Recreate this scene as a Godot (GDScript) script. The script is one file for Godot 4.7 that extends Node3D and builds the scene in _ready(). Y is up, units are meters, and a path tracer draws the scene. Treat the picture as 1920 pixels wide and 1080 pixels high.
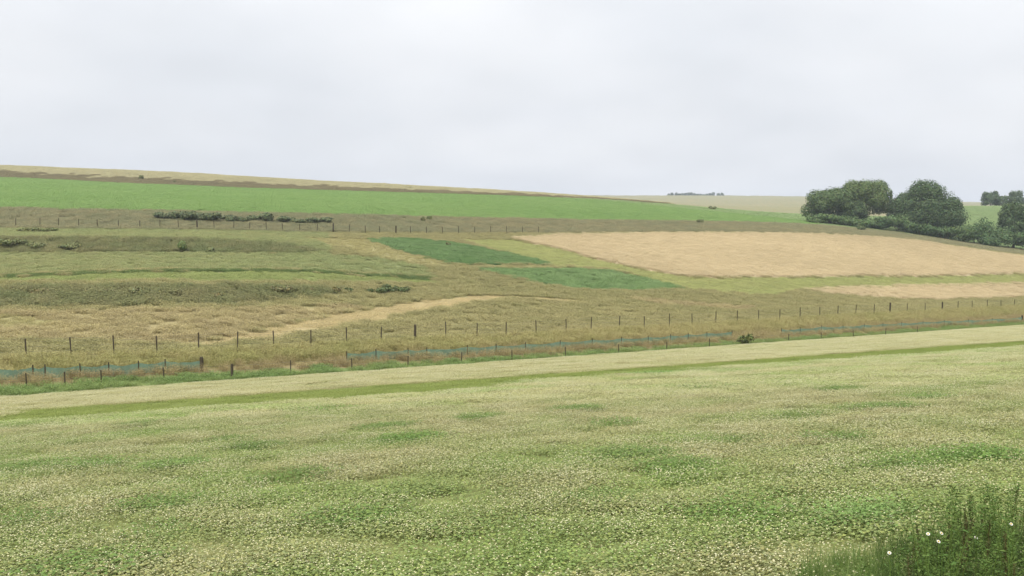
extends Node3D
# An overcast summer day on rolling downland: a clover field falls to a valley with wire fences,
# a far slope of grass terraces, crop plots and ripe barley, a belt of trees and a bare hilltop.
# Distances: x metres across, d metres away (d = -z).  Heights in metres.

const BEARING0 := -0.735
const BEARING_STEP := 0.035
const ROW_D := [
	[34.5, 33.9, 34.4, 35.0, 35.7, 36.3, 37.0, 37.8, 38.6, 39.4, 40.3, 41.2, 42.2, 43.1, 44.2, 45.3, 46.4, 47.6, 48.8, 50.2, 51.6, 53.0, 54.6, 56.2, 58.0, 59.9, 61.8, 64.0, 66.2, 68.6, 71.2, 74.1, 77.1, 80.4, 84.0, 87.9, 92.2, 96.9, 102.5, 108.8, 116.0, 124.2, 116.8],
	[40.4, 41.1, 41.9, 42.7, 43.5, 44.4, 45.3, 46.2, 47.2, 48.2, 49.2, 50.3, 51.5, 52.7, 53.9, 55.3, 56.7, 58.1, 59.7, 61.3, 63.0, 64.8, 66.8, 68.8, 71.0, 73.3, 75.7, 78.4, 81.2, 84.3, 87.5, 91.1, 94.9, 99.1, 103.7, 108.7, 114.2, 120.3, 127.1, 134.8, 143.4, 153.1, 164.3],
	[62.0, 62.3, 62.7, 63.1, 63.6, 64.0, 64.4, 64.8, 65.2, 65.6, 66.4, 67.6, 69.3, 71.2, 73.0, 74.9, 76.7, 78.6, 80.4, 82.3, 84.1, 86.0, 87.9, 89.7, 91.6, 93.5, 95.6, 98.0, 100.8, 103.7, 106.7, 109.9, 113.6, 118.0, 122.7, 127.5, 132.4, 137.3, 142.4, 147.5, 152.6, 156.8, 160.0],
	[68.0, 68.3, 68.7, 69.1, 69.6, 70.0, 70.4, 70.8, 71.2, 71.6, 72.3, 73.5, 75.1, 76.9, 78.8, 81.1, 83.7, 86.4, 89.2, 92.1, 95.0, 97.7, 100.2, 102.5, 104.7, 106.9, 109.3, 111.9, 114.8, 117.7, 120.7, 123.9, 127.6, 132.0, 136.7, 141.5, 146.3, 151.1, 155.9, 160.7, 165.2, 169.1, 172.0],
	[103.0, 103.3, 103.7, 104.1, 104.6, 105.0, 105.4, 105.8, 106.2, 106.6, 107.0, 107.6, 108.3, 109.1, 109.9, 110.9, 112.1, 113.3, 114.4, 115.6, 116.8, 118.0, 119.1, 120.2, 121.3, 122.5, 124.1, 126.4, 129.4, 132.7, 136.1, 139.6, 143.5, 147.9, 152.7, 157.5, 162.3, 167.0, 171.5, 175.8, 179.9, 183.4, 186.0],
	[109.0, 109.3, 109.7, 110.1, 110.6, 111.0, 111.4, 111.8, 112.2, 112.6, 113.3, 114.5, 116.1, 117.9, 119.9, 122.4, 125.2, 128.1, 131.1, 134.1, 137.0, 139.7, 142.2, 144.5, 146.7, 149.0, 151.5, 154.5, 158.0, 161.7, 165.4, 168.9, 172.2, 175.1, 177.8, 180.4, 183.0, 185.6, 188.4, 191.2, 193.9, 196.2, 198.0],
	[134.0, 134.3, 134.7, 135.1, 135.6, 136.0, 136.4, 136.8, 137.2, 137.6, 138.3, 139.3, 140.7, 142.1, 143.7, 145.5, 147.9, 151.0, 154.4, 158.0, 161.5, 165.4, 169.7, 174.3, 178.9, 183.5, 188.0, 192.4, 196.5, 200.4, 203.8, 206.2, 207.4, 207.8, 207.5, 206.9, 206.2, 205.7, 205.8, 206.3, 207.0, 207.6, 208.0],
	[154.0, 154.0, 154.0, 154.0, 154.0, 154.2, 154.5, 154.8, 155.2, 155.6, 156.1, 157.0, 158.0, 159.1, 160.3, 161.9, 164.3, 167.8, 171.8, 175.8, 180.0, 184.6, 189.7, 195.1, 200.7, 206.3, 212.1, 218.1, 224.4, 230.6, 235.5, 238.4, 239.6, 239.9, 239.9, 239.7, 239.1, 238.6, 238.6, 238.9, 239.3, 239.7, 240.0],
	[268.0, 268.3, 268.7, 269.1, 269.6, 269.8, 270.0, 270.0, 270.0, 270.0, 270.3, 270.8, 271.7, 272.6, 273.5, 274.7, 276.3, 278.4, 280.8, 283.2, 285.6, 287.9, 290.2, 292.5, 294.7, 297.0, 299.7, 303.3, 307.5, 312.1, 316.7, 320.9, 324.1, 325.9, 327.1, 328.0, 328.9, 329.5, 329.9, 330.0, 330.0, 330.0, 330.0],
	[365.0, 364.3, 363.3, 362.2, 360.9, 359.5, 357.8, 356.0, 354.1, 352.3, 350.4, 348.5, 346.7, 344.8, 343.0, 341.1, 339.3, 337.4, 335.6, 333.7, 331.8, 329.7, 327.2, 324.7, 322.8, 322.8, 326.4, 334.1, 344.8, 356.8, 369.7, 383.6, 397.8, 410.3, 418.9, 423.8, 426.7, 428.7, 429.7, 430.0, 430.0, 430.0, 430.0],
	[560.0, 560.0, 560.0, 560.0, 560.0, 560.0, 560.0, 560.0, 560.0, 560.0, 560.0, 560.0, 560.0, 560.0, 560.0, 560.0, 560.0, 560.0, 560.0, 560.0, 560.0, 560.0, 560.0, 560.0, 560.0, 560.0, 560.0, 560.0, 560.0, 560.0, 560.0, 560.0, 560.0, 560.0, 560.0, 560.0, 560.0, 560.0, 560.0, 560.0, 560.0, 560.0, 560.0],
	[1500.0, 1500.0, 1500.0, 1500.0, 1500.0, 1500.0, 1500.0, 1500.0, 1500.0, 1500.0, 1500.0, 1500.0, 1500.0, 1500.0, 1500.0, 1500.0, 1500.0, 1500.0, 1500.0, 1500.0, 1500.0, 1500.0, 1500.0, 1500.0, 1500.0, 1500.0, 1500.0, 1500.0, 1500.0, 1500.0, 1500.0, 1500.0, 1500.0, 1500.0, 1500.0, 1500.0, 1500.0, 1500.0, 1500.0, 1500.0, 1500.0, 1500.0, 1500.0],
	[2600.0, 2600.0, 2600.0, 2600.0, 2600.0, 2600.0, 2600.0, 2600.0, 2600.0, 2600.0, 2600.0, 2600.0, 2600.0, 2600.0, 2600.0, 2600.0, 2600.0, 2600.0, 2600.0, 2600.0, 2600.0, 2600.0, 2600.0, 2600.0, 2600.0, 2600.0, 2600.0, 2600.0, 2600.0, 2600.0, 2600.0, 2600.0, 2600.0, 2600.0, 2600.0, 2600.0, 2600.0, 2600.0, 2600.0, 2600.0, 2600.0, 2600.0, 2600.0],
	[6000.0, 6000.0, 6000.0, 6000.0, 6000.0, 6000.0, 6000.0, 6000.0, 6000.0, 6000.0, 6000.0, 6000.0, 6000.0, 6000.0, 6000.0, 6000.0, 6000.0, 6000.0, 6000.0, 6000.0, 6000.0, 6000.0, 6000.0, 6000.0, 6000.0, 6000.0, 6000.0, 6000.0, 6000.0, 6000.0, 6000.0, 6000.0, 6000.0, 6000.0, 6000.0, 6000.0, 6000.0, 6000.0, 6000.0, 6000.0, 6000.0, 6000.0, 6000.0]]
const ROW_H := [
	[-5.55, -5.40, -5.43, -5.46, -5.50, -5.53, -5.58, -5.63, -5.69, -5.74, -5.80, -5.86, -5.92, -5.98, -6.05, -6.12, -6.20, -6.28, -6.36, -6.44, -6.53, -6.63, -6.73, -6.84, -6.95, -7.07, -7.20, -7.34, -7.48, -7.64, -7.81, -7.99, -8.18, -8.39, -8.62, -8.88, -9.15, -9.45, -9.82, -10.24, -10.72, -11.26, -10.40],
	[-4.98, -5.08, -5.14, -5.22, -5.29, -5.36, -5.44, -5.52, -5.60, -5.69, -5.78, -5.85, -5.92, -5.98, -6.05, -6.13, -6.21, -6.31, -6.41, -6.51, -6.62, -6.74, -6.84, -6.94, -7.05, -7.16, -7.29, -7.42, -7.56, -7.71, -7.87, -8.05, -8.25, -8.49, -8.76, -9.05, -9.37, -9.72, -10.15, -10.63, -11.18, -11.81, -12.68],
	[-4.47, -4.49, -4.51, -4.53, -4.56, -4.59, -4.61, -4.63, -4.65, -4.67, -4.72, -4.81, -4.92, -5.04, -5.16, -5.28, -5.38, -5.46, -5.54, -5.61, -5.69, -5.81, -6.01, -6.25, -6.51, -6.77, -7.03, -7.27, -7.50, -7.72, -7.93, -8.16, -8.41, -8.68, -8.97, -9.25, -9.53, -9.80, -10.08, -10.35, -10.61, -10.82, -10.98],
	[-3.35, -3.37, -3.40, -3.43, -3.46, -3.49, -3.50, -3.51, -3.52, -3.54, -3.59, -3.69, -3.82, -3.98, -4.16, -4.37, -4.61, -4.85, -5.07, -5.27, -5.46, -5.65, -5.85, -6.05, -6.26, -6.47, -6.68, -6.89, -7.09, -7.28, -7.47, -7.67, -7.89, -8.12, -8.37, -8.60, -8.83, -9.06, -9.28, -9.49, -9.69, -9.86, -9.98],
	[-2.06, -2.05, -2.04, -2.02, -2.01, -2.00, -2.00, -2.00, -2.00, -2.00, -2.01, -2.02, -2.05, -2.08, -2.17, -2.35, -2.62, -2.91, -3.22, -3.53, -3.84, -4.16, -4.46, -4.77, -5.08, -5.39, -5.68, -5.92, -6.13, -6.31, -6.49, -6.68, -6.87, -7.07, -7.28, -7.49, -7.69, -7.90, -8.11, -8.32, -8.52, -8.69, -8.82],
	[-0.21, -0.22, -0.24, -0.26, -0.29, -0.32, -0.36, -0.40, -0.44, -0.49, -0.55, -0.65, -0.77, -0.91, -1.07, -1.27, -1.50, -1.74, -1.97, -2.20, -2.42, -2.62, -2.78, -2.91, -3.04, -3.18, -3.32, -3.49, -3.67, -3.86, -4.05, -4.27, -4.55, -4.90, -5.29, -5.70, -6.13, -6.55, -6.97, -7.40, -7.81, -8.16, -8.44],
	[0.67, 0.68, 0.69, 0.70, 0.71, 0.71, 0.69, 0.66, 0.63, 0.60, 0.55, 0.47, 0.38, 0.28, 0.17, 0.07, -0.01, -0.07, -0.13, -0.18, -0.23, -0.27, -0.30, -0.31, -0.32, -0.33, -0.35, -0.38, -0.44, -0.53, -0.69, -0.98, -1.40, -1.97, -2.72, -3.63, -4.60, -5.52, -6.37, -7.15, -7.90, -8.52, -9.00],
	[4.33, 4.29, 4.24, 4.18, 4.11, 4.03, 3.95, 3.86, 3.76, 3.66, 3.57, 3.46, 3.36, 3.25, 3.14, 3.04, 2.94, 2.84, 2.74, 2.64, 2.53, 2.43, 2.35, 2.26, 2.18, 2.09, 1.99, 1.90, 1.80, 1.67, 1.37, 0.82, 0.02, -0.96, -2.07, -3.21, -4.30, -5.31, -6.24, -7.14, -7.99, -8.71, -9.26],
	[16.14, 15.99, 15.81, 15.58, 15.32, 15.01, 14.63, 14.20, 13.76, 13.33, 12.94, 12.59, 12.29, 12.00, 11.72, 11.44, 11.20, 10.99, 10.79, 10.60, 10.39, 10.14, 9.84, 9.49, 9.05, 8.44, 7.66, 6.84, 6.05, 5.31, 4.71, 4.31, 4.05, 3.79, 3.47, 3.13, 2.85, 2.62, 2.37, 2.11, 1.84, 1.62, 1.45],
	[26.75, 26.39, 25.92, 25.36, 24.79, 24.20, 23.61, 23.02, 22.43, 21.84, 21.20, 20.49, 19.72, 18.94, 18.16, 17.41, 16.68, 15.98, 15.30, 14.62, 13.94, 13.20, 12.37, 11.53, 10.66, 9.70, 8.74, 8.06, 7.70, 7.54, 7.58, 7.88, 8.40, 8.95, 9.40, 9.65, 9.66, 9.51, 9.29, 9.06, 8.83, 8.64, 8.49],
	[30.84, 30.55, 30.18, 29.73, 29.26, 28.77, 28.25, 27.71, 27.16, 26.61, 26.04, 25.42, 24.77, 24.11, 23.44, 22.75, 22.03, 21.27, 20.49, 19.71, 18.91, 18.10, 17.24, 16.37, 15.48, 14.58, 13.76, 13.13, 12.68, 12.34, 12.11, 12.05, 12.10, 12.14, 12.10, 11.97, 11.81, 11.66, 11.55, 11.46, 11.38, 11.32, 11.27],
	[62.73, 62.48, 62.14, 61.74, 61.30, 60.80, 60.21, 59.58, 58.93, 58.26, 57.53, 56.69, 55.75, 54.79, 53.81, 52.83, 51.82, 50.78, 49.73, 48.68, 47.67, 46.83, 46.26, 45.88, 45.64, 45.62, 45.75, 45.76, 45.54, 45.15, 44.49, 43.43, 42.09, 40.63, 39.09, 37.47, 35.88, 34.50, 33.49, 32.76, 32.15, 31.64, 31.26],
	[54.64, 54.52, 54.37, 54.19, 54.01, 53.82, 53.63, 53.45, 53.26, 53.08, 52.89, 52.70, 52.52, 52.33, 52.15, 51.96, 51.77, 51.59, 51.40, 51.22, 51.03, 50.84, 50.66, 50.47, 50.28, 50.10, 49.91, 49.73, 49.54, 49.35, 49.17, 48.98, 48.80, 48.61, 48.42, 48.24, 48.05, 47.87, 47.68, 47.49, 47.31, 47.16, 47.05],
	[71.63, 71.63, 71.63, 71.63, 71.63, 71.63, 71.63, 71.63, 71.63, 71.63, 71.63, 71.63, 71.63, 71.63, 71.63, 71.63, 71.63, 71.63, 71.63, 71.63, 71.63, 71.63, 71.63, 71.63, 71.63, 71.63, 71.63, 71.63, 71.63, 71.63, 71.63, 71.63, 71.63, 71.63, 71.63, 71.63, 71.63, 71.63, 71.63, 71.63, 71.63, 71.63, 71.63]]
# field outlines on the ground: pairs of metres across and metres away
const OUTLINE := {
	"barley": [0, 157.11, 9.96, 169.55, 35.27, 187.68, 64.26, 202.65, 77.03, 204.9, 90.02, 207.04, 100.04, 202.58, 112.75, 199.64, 134.58, 192.05, 126.81, 180.87, 95.14, 168.23, 65.07, 149.24, 43.07, 135.35, 24.13, 124.08, 18.13, 128.26, 12.68, 134.65, 6.91, 146.82],
	"dark_crop": [-22.23, 137.57, -16.97, 144.47, -9.31, 144.05, -1.6, 135.9, 3.78, 128.33, 5.13, 124.51, -7.72, 114.04, -14.12, 123.17],
	"dark_crop_lower": [-4.96, 112.3, 7.16, 121.57, 13.87, 123.97, 16.97, 120.02, 22.15, 113.83, 15.93, 108.04, 7.28, 102.81, 1.89, 107.14],
	"barley_lower": [38.48, 120.8, 59.86, 137.18, 87.9, 155.31, 120.87, 172.33, 109.67, 156.18, 79.27, 139.92, 58.81, 124.53, 50.13, 121.34, 42.57, 120.25],
	"mown": [-8.76, 149.02, 0, 155.46, 6.87, 146.03, 12.62, 133.99, 18.05, 127.68, 24.02, 123.55, 42.88, 134.74, 64.78, 148.58, 94.71, 167.47, 126.24, 180.06, 121.33, 172.99, 88.65, 156.65, 60.13, 137.8, 38.86, 122.01, 31.82, 112.33, 21.95, 112.76, 17.04, 120.53, 14, 125.11, 5.79, 122.88, 3.76, 127.65, -1.61, 136.65],
	"tan_strip": [-30.95, 131.73, -21.88, 137.95, -13.65, 122.17, -7.28, 112.44, -10.92, 109.13, -17.63, 115.28, -24.42, 122.18],
	"track": [-19.28, 53.35, -17.85, 57.98, -15.63, 66.08, -11.54, 75.12, -7.75, 82.1, -3.14, 88.63, 1.07, 90.49, 7.49, 90.59, 6.81, 88.69, 0, 87.2, -3.39, 82.13, -7.93, 74.55, -11.17, 67.46, -13.27, 62.28, -15.61, 57.32, -17.37, 54.3],
	"dry": [-40.07, 61.09, -29.99, 63.45, -21.63, 67.8, -14.23, 75.29, -11.63, 75.71, -15.68, 66.32, -17.91, 58.18, -19.62, 53.42, -26.24, 51.53, -33.46, 50.92],
	"redstrip": [12.84, 98.91, 18.84, 99.75, 27.29, 98.32, 24.67, 94.91, 16.1, 94.03, 12.33, 94.93],
	"pale_line": [-7.35, 113.5, 5.84, 124.11, 7.21, 122.45, -4.99, 113.06],
	"tan_left": [-39.42, 60.1, -33.12, 60.91, -29.86, 58.71, -29.94, 56.24, -36.29, 55.28],
	"hedge_ground": [-60, 155.08, -50.09, 158.21, -32.19, 161.46, -30.84, 154.6, -45.86, 147.46, -57.28, 145.73],
	"bank2": [-71.42, 109.53, -44.25, 114.12, -30.37, 117.44, -24.4, 115.27, -26.03, 110.66, -41.55, 107.05, -68.27, 104.57],
	"bank1": [-45.04, 68.81, -27.96, 71.85, -14.68, 82.94, -16.58, 78.04, -22.18, 69.57, -31.07, 64.94, -41.35, 63.07],
	"line1": [-48.88, 74.73, -8.83, 99.94, -8.58, 98.32, -47.82, 73.09],
	"light1": [-47.69, 72.9, -8.66, 98, -7.45, 97.2, -25.35, 76.8, -46.73, 71.42],
	"terr_a": [-67.85, 103.92, -25.9, 110.1, -17.28, 112.94, -10.24, 108.67, -8.87, 100.37, -49.31, 75.38]}
const FENCE_POSTS := [-25.77, 43.6, -24.22, 44.88, -22.61, 46.2, -21.01, 47.52, -19.29, 48.93, -17.54, 50.38, -15.8, 51.81, -14.07, 53.24, -12.23, 54.75, -10.32, 56.32, -8.42, 57.89, -6.41, 59.55, -4.48, 61.14, -2.45, 62.81, -0.42, 64.48, 1.8, 66.31, 4.11, 68.22, 6.11, 69.86, 8.54, 71.86, 10.81, 73.73, 13.2, 75.7, 15.51, 77.6, 17.99, 79.64, 20.36, 81.59, 22.85, 83.65, 25.46, 85.8, 28.08, 87.96, 30.75, 90.16, 33.26, 92.22, 35.96, 94.45, 38.79, 96.78, 41.41, 98.94, 44.34, 101.35, 47.61, 104.04, 50.85, 106.71, 53.93, 109.25, 56.93, 111.72, 60.2, 114.41, 63.37, 117.03, 66.56, 119.66, 69.9, 122.41, 73.26, 125.17]
const UPPER_POSTS := [-75.88, 139.01, -72.24, 139.07, -69.42, 139.14, -66.35, 139.21, -63.52, 139.28, -60.38, 139.39, -57.2, 139.6, -54.21, 139.91, -51.54, 140.49, -48.88, 141.14, -46.44, 141.77, -43.67, 142.52, -41.36, 143.19, -38.87, 143.92, -36.51, 144.62, -33.98, 145.42, -31.29, 146, -28.85, 146.66, -26.39, 147.34, -23.93, 148.18, -21.7, 149, -19.2, 149.99, -16.95, 151.89, -14.46, 153.92, -11.91, 155.96, -9.28, 157.99, -6.58, 160.03, -3.81, 162.12, -0.96, 164.24, 1.95, 166.45, 4.95, 168.69]
const NET_A := [-23.8, 38.52, -22.66, 39.54, -21.54, 40.39, -21.14, 40.68, -19.98, 41.55, -18.98, 42.29, -17.9, 43.07, -16.9, 43.8, -15.46, 44.76]
const NET_B := [-9.12, 49.62, -7.68, 50.75, -6.02, 52.06, -5.01, 52.85, -2.72, 54.65, -1, 56, 0.85, 57.45, 3.16, 59.28, 5.43, 61.08, 7.63, 62.83, 9.74, 64.5, 11.61, 65.98, 13.13, 67.2, 14.82, 68.57, 17.21, 70.54]
const NET_C := [22.35, 74.77, 24.44, 76.48, 26.88, 78.3, 29.44, 80.24, 32.13, 82.28, 34.62, 84.2, 37.22, 86.2, 40.35, 88.59, 43.67, 91.16, 47.64, 94.22, 51.88, 97.49, 57.6, 101.91]
const LOW_POSTS := [-22.04, 37.45, -20.79, 38.44, -19.58, 39.31, -18.38, 40.18, -16.17, 41.76, -13.57, 43.54, -11.18, 45.4, -8.43, 47.33, -5.7, 49.27, -2.9, 51.41, 0, 53.62, 3.33, 56.15, 6.99, 58.94, 10.6, 61.69, 14.15, 64.57, 17.98, 67.76, 21.74, 70.88, 25.27, 73.6, 28.69, 75.74, 32.13, 77.54, 37.16, 82.63]
const TUFTS := [-3.27, 8.25, -2.72, 6.95, -2.91, 5.96, -5.41, 11.66, -10.5, 19.45, -6.34, 11.78, -4.52, 14.03, -4.36, 11.22, -3.64, 12.7, -2.14, 14.95, -0.56, 15.56, 1.09, 16.61, 5.85, 14.04, 7.12, 15.55, 3.89, 10.68, 3.55, 8.47, 4.69, 8.81, 4.23, 8.74, -4.29, 20.04, -7.65, 18.07, -0.87, 8.02, -0.38, 8.03, 2.09, 7.24, 1.74, 6.58, 1.75, 9.13, 0.68, 7.61, 2.7, 10.79, 1.33, 10.09, -1.53, 12.8, -2.32, 9.67, -4.35, 7.79, -1.28, 7.08, -0.08, 6.52, 1.54, 13.61, 4.08, 13.17, 4.58, 20.84, 6.52, 18.29, 4.92, 29.62]
# across, away, width, height
const BUSHES := [-57.06, 148.51, 1.92, 1.05, -55.32, 148.53, 2.10, 1.31, -53.21, 148.2, 2.62, 1.48, -51.18, 148.36, 2.27, 1.66, -49.01, 148.66, 2.62, 1.49, -46.89, 149.4, 2.28, 1.05, -44.4, 149.87, 2.12, 0.88, -42.69, 150.95, 1.95, 1.07, -40.92, 151.61, 2.14, 1.52, -38.78, 151.96, 2.32, 1.07, -36.48, 152.41, 2.33, 0.90, -34.2, 153.39, 2.53, 0.90, -31.9, 154.45, 2.00, 0.91, -39.28, 108.25, 0.89, 1.27, -36.34, 108.41, 1.02, 0.64, -14.86, 81.79, 0.67, 0.43, -13.13, 83.38, 0.69, 0.44, -12.28, 83.94, 1.09, 0.69, -11.36, 84.86, 1.30, 0.85, -10.47, 86.12, 1.11, 0.61, -32.26, 69.22, 1.06, 0.41, -30.8, 69.15, 1.22, 0.49, -29.04, 69.32, 1.39, 0.49, -27.54, 69.66, 1.07, 0.37, -19.41, 76.52, 1.53, 0.72, -15.77, 80.51, 0.66, 0.66, -17.38, 78.56, 0.55, 0.42, -26.29, 70.74, 1.00, 0.37, -35.66, 68.3, 1.21, 0.40, -23.66, 71.61, 1.26, 0.38, 17.26, 67.29, 1.19, 0.75, 63.65, 288.79, 1.53, 1.19, 43.73, 211.73, 1.12, 0.87, 88.77, 231.21, 1.90, 1.36, -66.92, 126.64, 2.98, 0.67, -64.98, 127.2, 1.80, 0.60, -117.72, 289.64, 1.19, 1.53, -104.38, 281.91, 0.83, 0.83, -15.39, 169.31, 0.90, 0.80, -59.67, 108, 2.92, 0.89, -56.35, 107.7, 2.53, 0.76, -52.57, 107.74, 2.28, 0.76, -16.28, 166.14, 0.59, 0.98, -9.75, 138.28, 0.57, 0.57]

const EYE := 1.45
const NEAR_B := 0.125
const NEAR_C := -0.049
const ALB := 1.0          # one scale from seen colour to base colour, for every plant and soil

var rng := RandomNumberGenerator.new()
var n1 := FastNoiseLite.new()
var n2 := FastNoiseLite.new()
var n3 := FastNoiseLite.new()
var M := {}
var taken := {}

# ---------------------------------------------------------------- small helpers
func lin(r: float, g: float, b: float) -> Color:
	var c := Color(r / 255.0, g / 255.0, b / 255.0).srgb_to_linear()
	return Color(c.r * ALB, c.g * ALB, c.b * ALB)

func numbered(called: String) -> String:
	if not taken.has(called):
		taken[called] = 0
		return called
	taken[called] += 1
	return "%s_%03d" % [called, taken[called]]

func tag(o: Node, label: String, category: String, group := "", kind := "") -> void:
	o.set_meta("label", label)
	o.set_meta("category", category)
	if group != "":
		o.set_meta("group", group)
	if kind != "":
		o.set_meta("kind", kind)

func thing(called: String, at: Vector3, label: String, category: String, group := "") -> Node3D:
	var o := Node3D.new()
	o.name = numbered(called)
	add_child(o)
	o.position = at
	tag(o, label, category, group)
	return o

func part(called: String, mesh: Mesh, mat: Material, parent: Node3D, at := Vector3.ZERO) -> MeshInstance3D:
	var o := MeshInstance3D.new()
	o.name = called
	o.mesh = mesh
	o.material_override = mat
	o.cast_shadow = GeometryInstance3D.SHADOW_CASTING_SETTING_DOUBLE_SIDED
	parent.add_child(o, true)
	o.position = at
	return o

func leafy(rough := 0.75, back := 0.25) -> StandardMaterial3D:
	var m := StandardMaterial3D.new()
	m.vertex_color_use_as_albedo = true
	m.albedo_color = Color(1, 1, 1)
	m.roughness = rough
	m.metallic_specular = 0.25
	m.cull_mode = BaseMaterial3D.CULL_DISABLED
	if back > 0.0:
		m.backlight_enabled = true
		m.backlight = Color(back, back, back)
	return m

func plain(c: Color, rough := 0.9) -> StandardMaterial3D:
	var m := StandardMaterial3D.new()
	m.albedo_color = c.linear_to_srgb()
	m.roughness = rough
	m.metallic_specular = 0.3
	return m

class Soup:
	var v := PackedVector3Array()
	var c := PackedColorArray()
	func tri(a: Vector3, b: Vector3, d: Vector3, col: Color) -> void:
		v.append(a); v.append(b); v.append(d)
		c.append(col); c.append(col); c.append(col)
	func quad(a: Vector3, b: Vector3, d: Vector3, e: Vector3, col: Color) -> void:
		tri(a, b, d, col)
		tri(a, d, e, col)
	func tube(a: Vector3, b: Vector3, ra: float, rb: float, sides: int, col: Color) -> void:
		var ax := (b - a).normalized()
		var u := ax.cross(Vector3(0.31, 0.2, 0.93)).normalized()
		var w := ax.cross(u)
		for k in sides:
			var p := TAU * k / sides
			var q := TAU * (k + 1) / sides
			var e0 := u * cos(p) + w * sin(p)
			var e1 := u * cos(q) + w * sin(q)
			quad(a + e0 * ra, b + e0 * rb, b + e1 * rb, a + e1 * ra, col)
			tri(b, b + e1 * rb, b + e0 * rb, col)
	func mesh() -> ArrayMesh:
		var n := PackedVector3Array()
		n.resize(v.size())
		for k in range(0, v.size(), 3):
			var q := (v[k + 2] - v[k]).cross(v[k + 1] - v[k]).normalized()
			n[k] = q; n[k + 1] = q; n[k + 2] = q
		var a := []
		a.resize(Mesh.ARRAY_MAX)
		a[Mesh.ARRAY_VERTEX] = v
		a[Mesh.ARRAY_NORMAL] = n
		a[Mesh.ARRAY_COLOR] = c
		var m := ArrayMesh.new()
		m.add_surface_from_arrays(Mesh.PRIMITIVE_TRIANGLES, a)
		return m

# ---------------------------------------------------------------- the lie of the land
var _cd := PackedFloat64Array()
var _ch := PackedFloat64Array()
var _cm := PackedFloat64Array()

func column(t: float) -> void:
	var n: int = ROW_D.size()
	if _cd.size() != n:
		_cd.resize(n); _ch.resize(n); _cm.resize(n)
	var s: float = clampf((t - BEARING0) / BEARING_STEP, 0.0, ROW_D[0].size() - 1.0001)
	var k := int(s)
	var f := s - k
	for i in n:
		var rd: Array = ROW_D[i]
		var rh: Array = ROW_H[i]
		_cd[i] = lerpf(rd[k], rd[k + 1], f)
		_ch[i] = lerpf(rh[k], rh[k + 1], f)
	_ch[0] = -(NEAR_B + NEAR_C * t) * _cd[0]
	for i in n:
		if i == 0:
			_cm[i] = (_ch[1] - _ch[0]) / (_cd[1] - _cd[0])
		elif i == n - 1:
			_cm[i] = (_ch[i] - _ch[i - 1]) / (_cd[i] - _cd[i - 1])
		else:
			var a := (_ch[i] - _ch[i - 1]) / (_cd[i] - _cd[i - 1])
			var b := (_ch[i + 1] - _ch[i]) / (_cd[i + 1] - _cd[i])
			_cm[i] = 0.0 if a * b <= 0.0 else 2.0 * a * b / (a + b)

func on_column(t: float, d: float) -> float:
	if d <= _cd[0]:
		return -(NEAR_B + NEAR_C * t) * d
	for i in _cd.size() - 1:
		if d <= _cd[i + 1]:
			var w := _cd[i + 1] - _cd[i]
			var s := (d - _cd[i]) / w
			var h := (1 + 2 * s) * (1 - s) * (1 - s) * _ch[i] + s * (1 - s) * (1 - s) * w * _cm[i]
			h += s * s * (3 - 2 * s) * _ch[i + 1] + s * s * (s - 1) * w * _cm[i + 1]
			return h + bumps(t * d, d) * smoothstep(0.0, 4.0, d - _cd[0])
	return _ch[_ch.size() - 1]

func bumps(x: float, d: float) -> float:
	return 0.09 * n2.get_noise_2d(x * 0.5, d * 0.5) + 0.0005 * d * n2.get_noise_2d(x * 0.09 + 70.0, d * 0.09)

func height(x: float, d: float) -> float:
	var t := clampf(x / maxf(d, 1.0), -0.9, 0.9)
	column(t)
	return on_column(t, d) if d > 1.0 else -(NEAR_B * d + NEAR_C * x)

func ground(x: float, d: float, lift := 0.0) -> Vector3:
	return Vector3(x, height(x, d) + lift, -d)

# ---------------------------------------------------------------- plant patches
func grass_patch(n: int, size: float, h0: float, h1: float, w0: float, w1: float, lean: float, ts: Array) -> ArrayMesh:
	var s := Soup.new()
	blades(s, n, size, h0, h1, w0, w1, lean, ts)
	return s.mesh()

func blades(s: Soup, n: int, size: float, h0: float, h1: float, w0: float, w1: float, lean: float, ts: Array) -> void:
	for k in n:
		var p := Vector3(rng.randf_range(-0.5, 0.5) * size, -0.02, rng.randf_range(-0.5, 0.5) * size)
		var h := rng.randf_range(h0, h1)
		var w := rng.randf_range(w0, w1)
		var a := rng.randf() * TAU
		var side := Vector3(cos(a), 0, sin(a)) * w * 0.5
		var b := rng.randf() * TAU
		var off := Vector3(cos(b), 0, sin(b)) * h * lean * rng.randf()
		var col: Color = ts[rng.randi() % ts.size()]
		var mid := p + Vector3.UP * h * 0.6 + off * 0.35
		var tip := p + Vector3.UP * h + off
		s.quad(p - side, mid - side * 0.75, mid + side * 0.75, p + side, col)
		s.tri(mid - side * 0.75, tip, mid + side * 0.75, col)

func add_heads(s: Soup, n: int, size: float, h0: float, h1: float, r: float, tall: float, ts: Array) -> void:
	for k in n:
		var p := Vector3(rng.randf_range(-0.5, 0.5) * size, rng.randf_range(h0, h1), rng.randf_range(-0.5, 0.5) * size)
		var q := r * rng.randf_range(0.75, 1.2)
		var col: Color = ts[rng.randi() % ts.size()]
		var a := rng.randf() * TAU
		var ring := []
		for j in 5:
			var e := a + TAU * j / 5.0
			ring.append(p + Vector3(cos(e) * q, rng.randf_range(-0.2, 0.2) * q, sin(e) * q))
		var top := p + Vector3(rng.randf_range(-0.3, 0.3) * q, q * tall, rng.randf_range(-0.3, 0.3) * q)
		var low := p - Vector3(0, q * tall * 0.8, 0)
		for j in 5:
			s.tri(ring[j], top, ring[(j + 1) % 5], col)
			s.tri(ring[j], ring[(j + 1) % 5], low, col)

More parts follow.
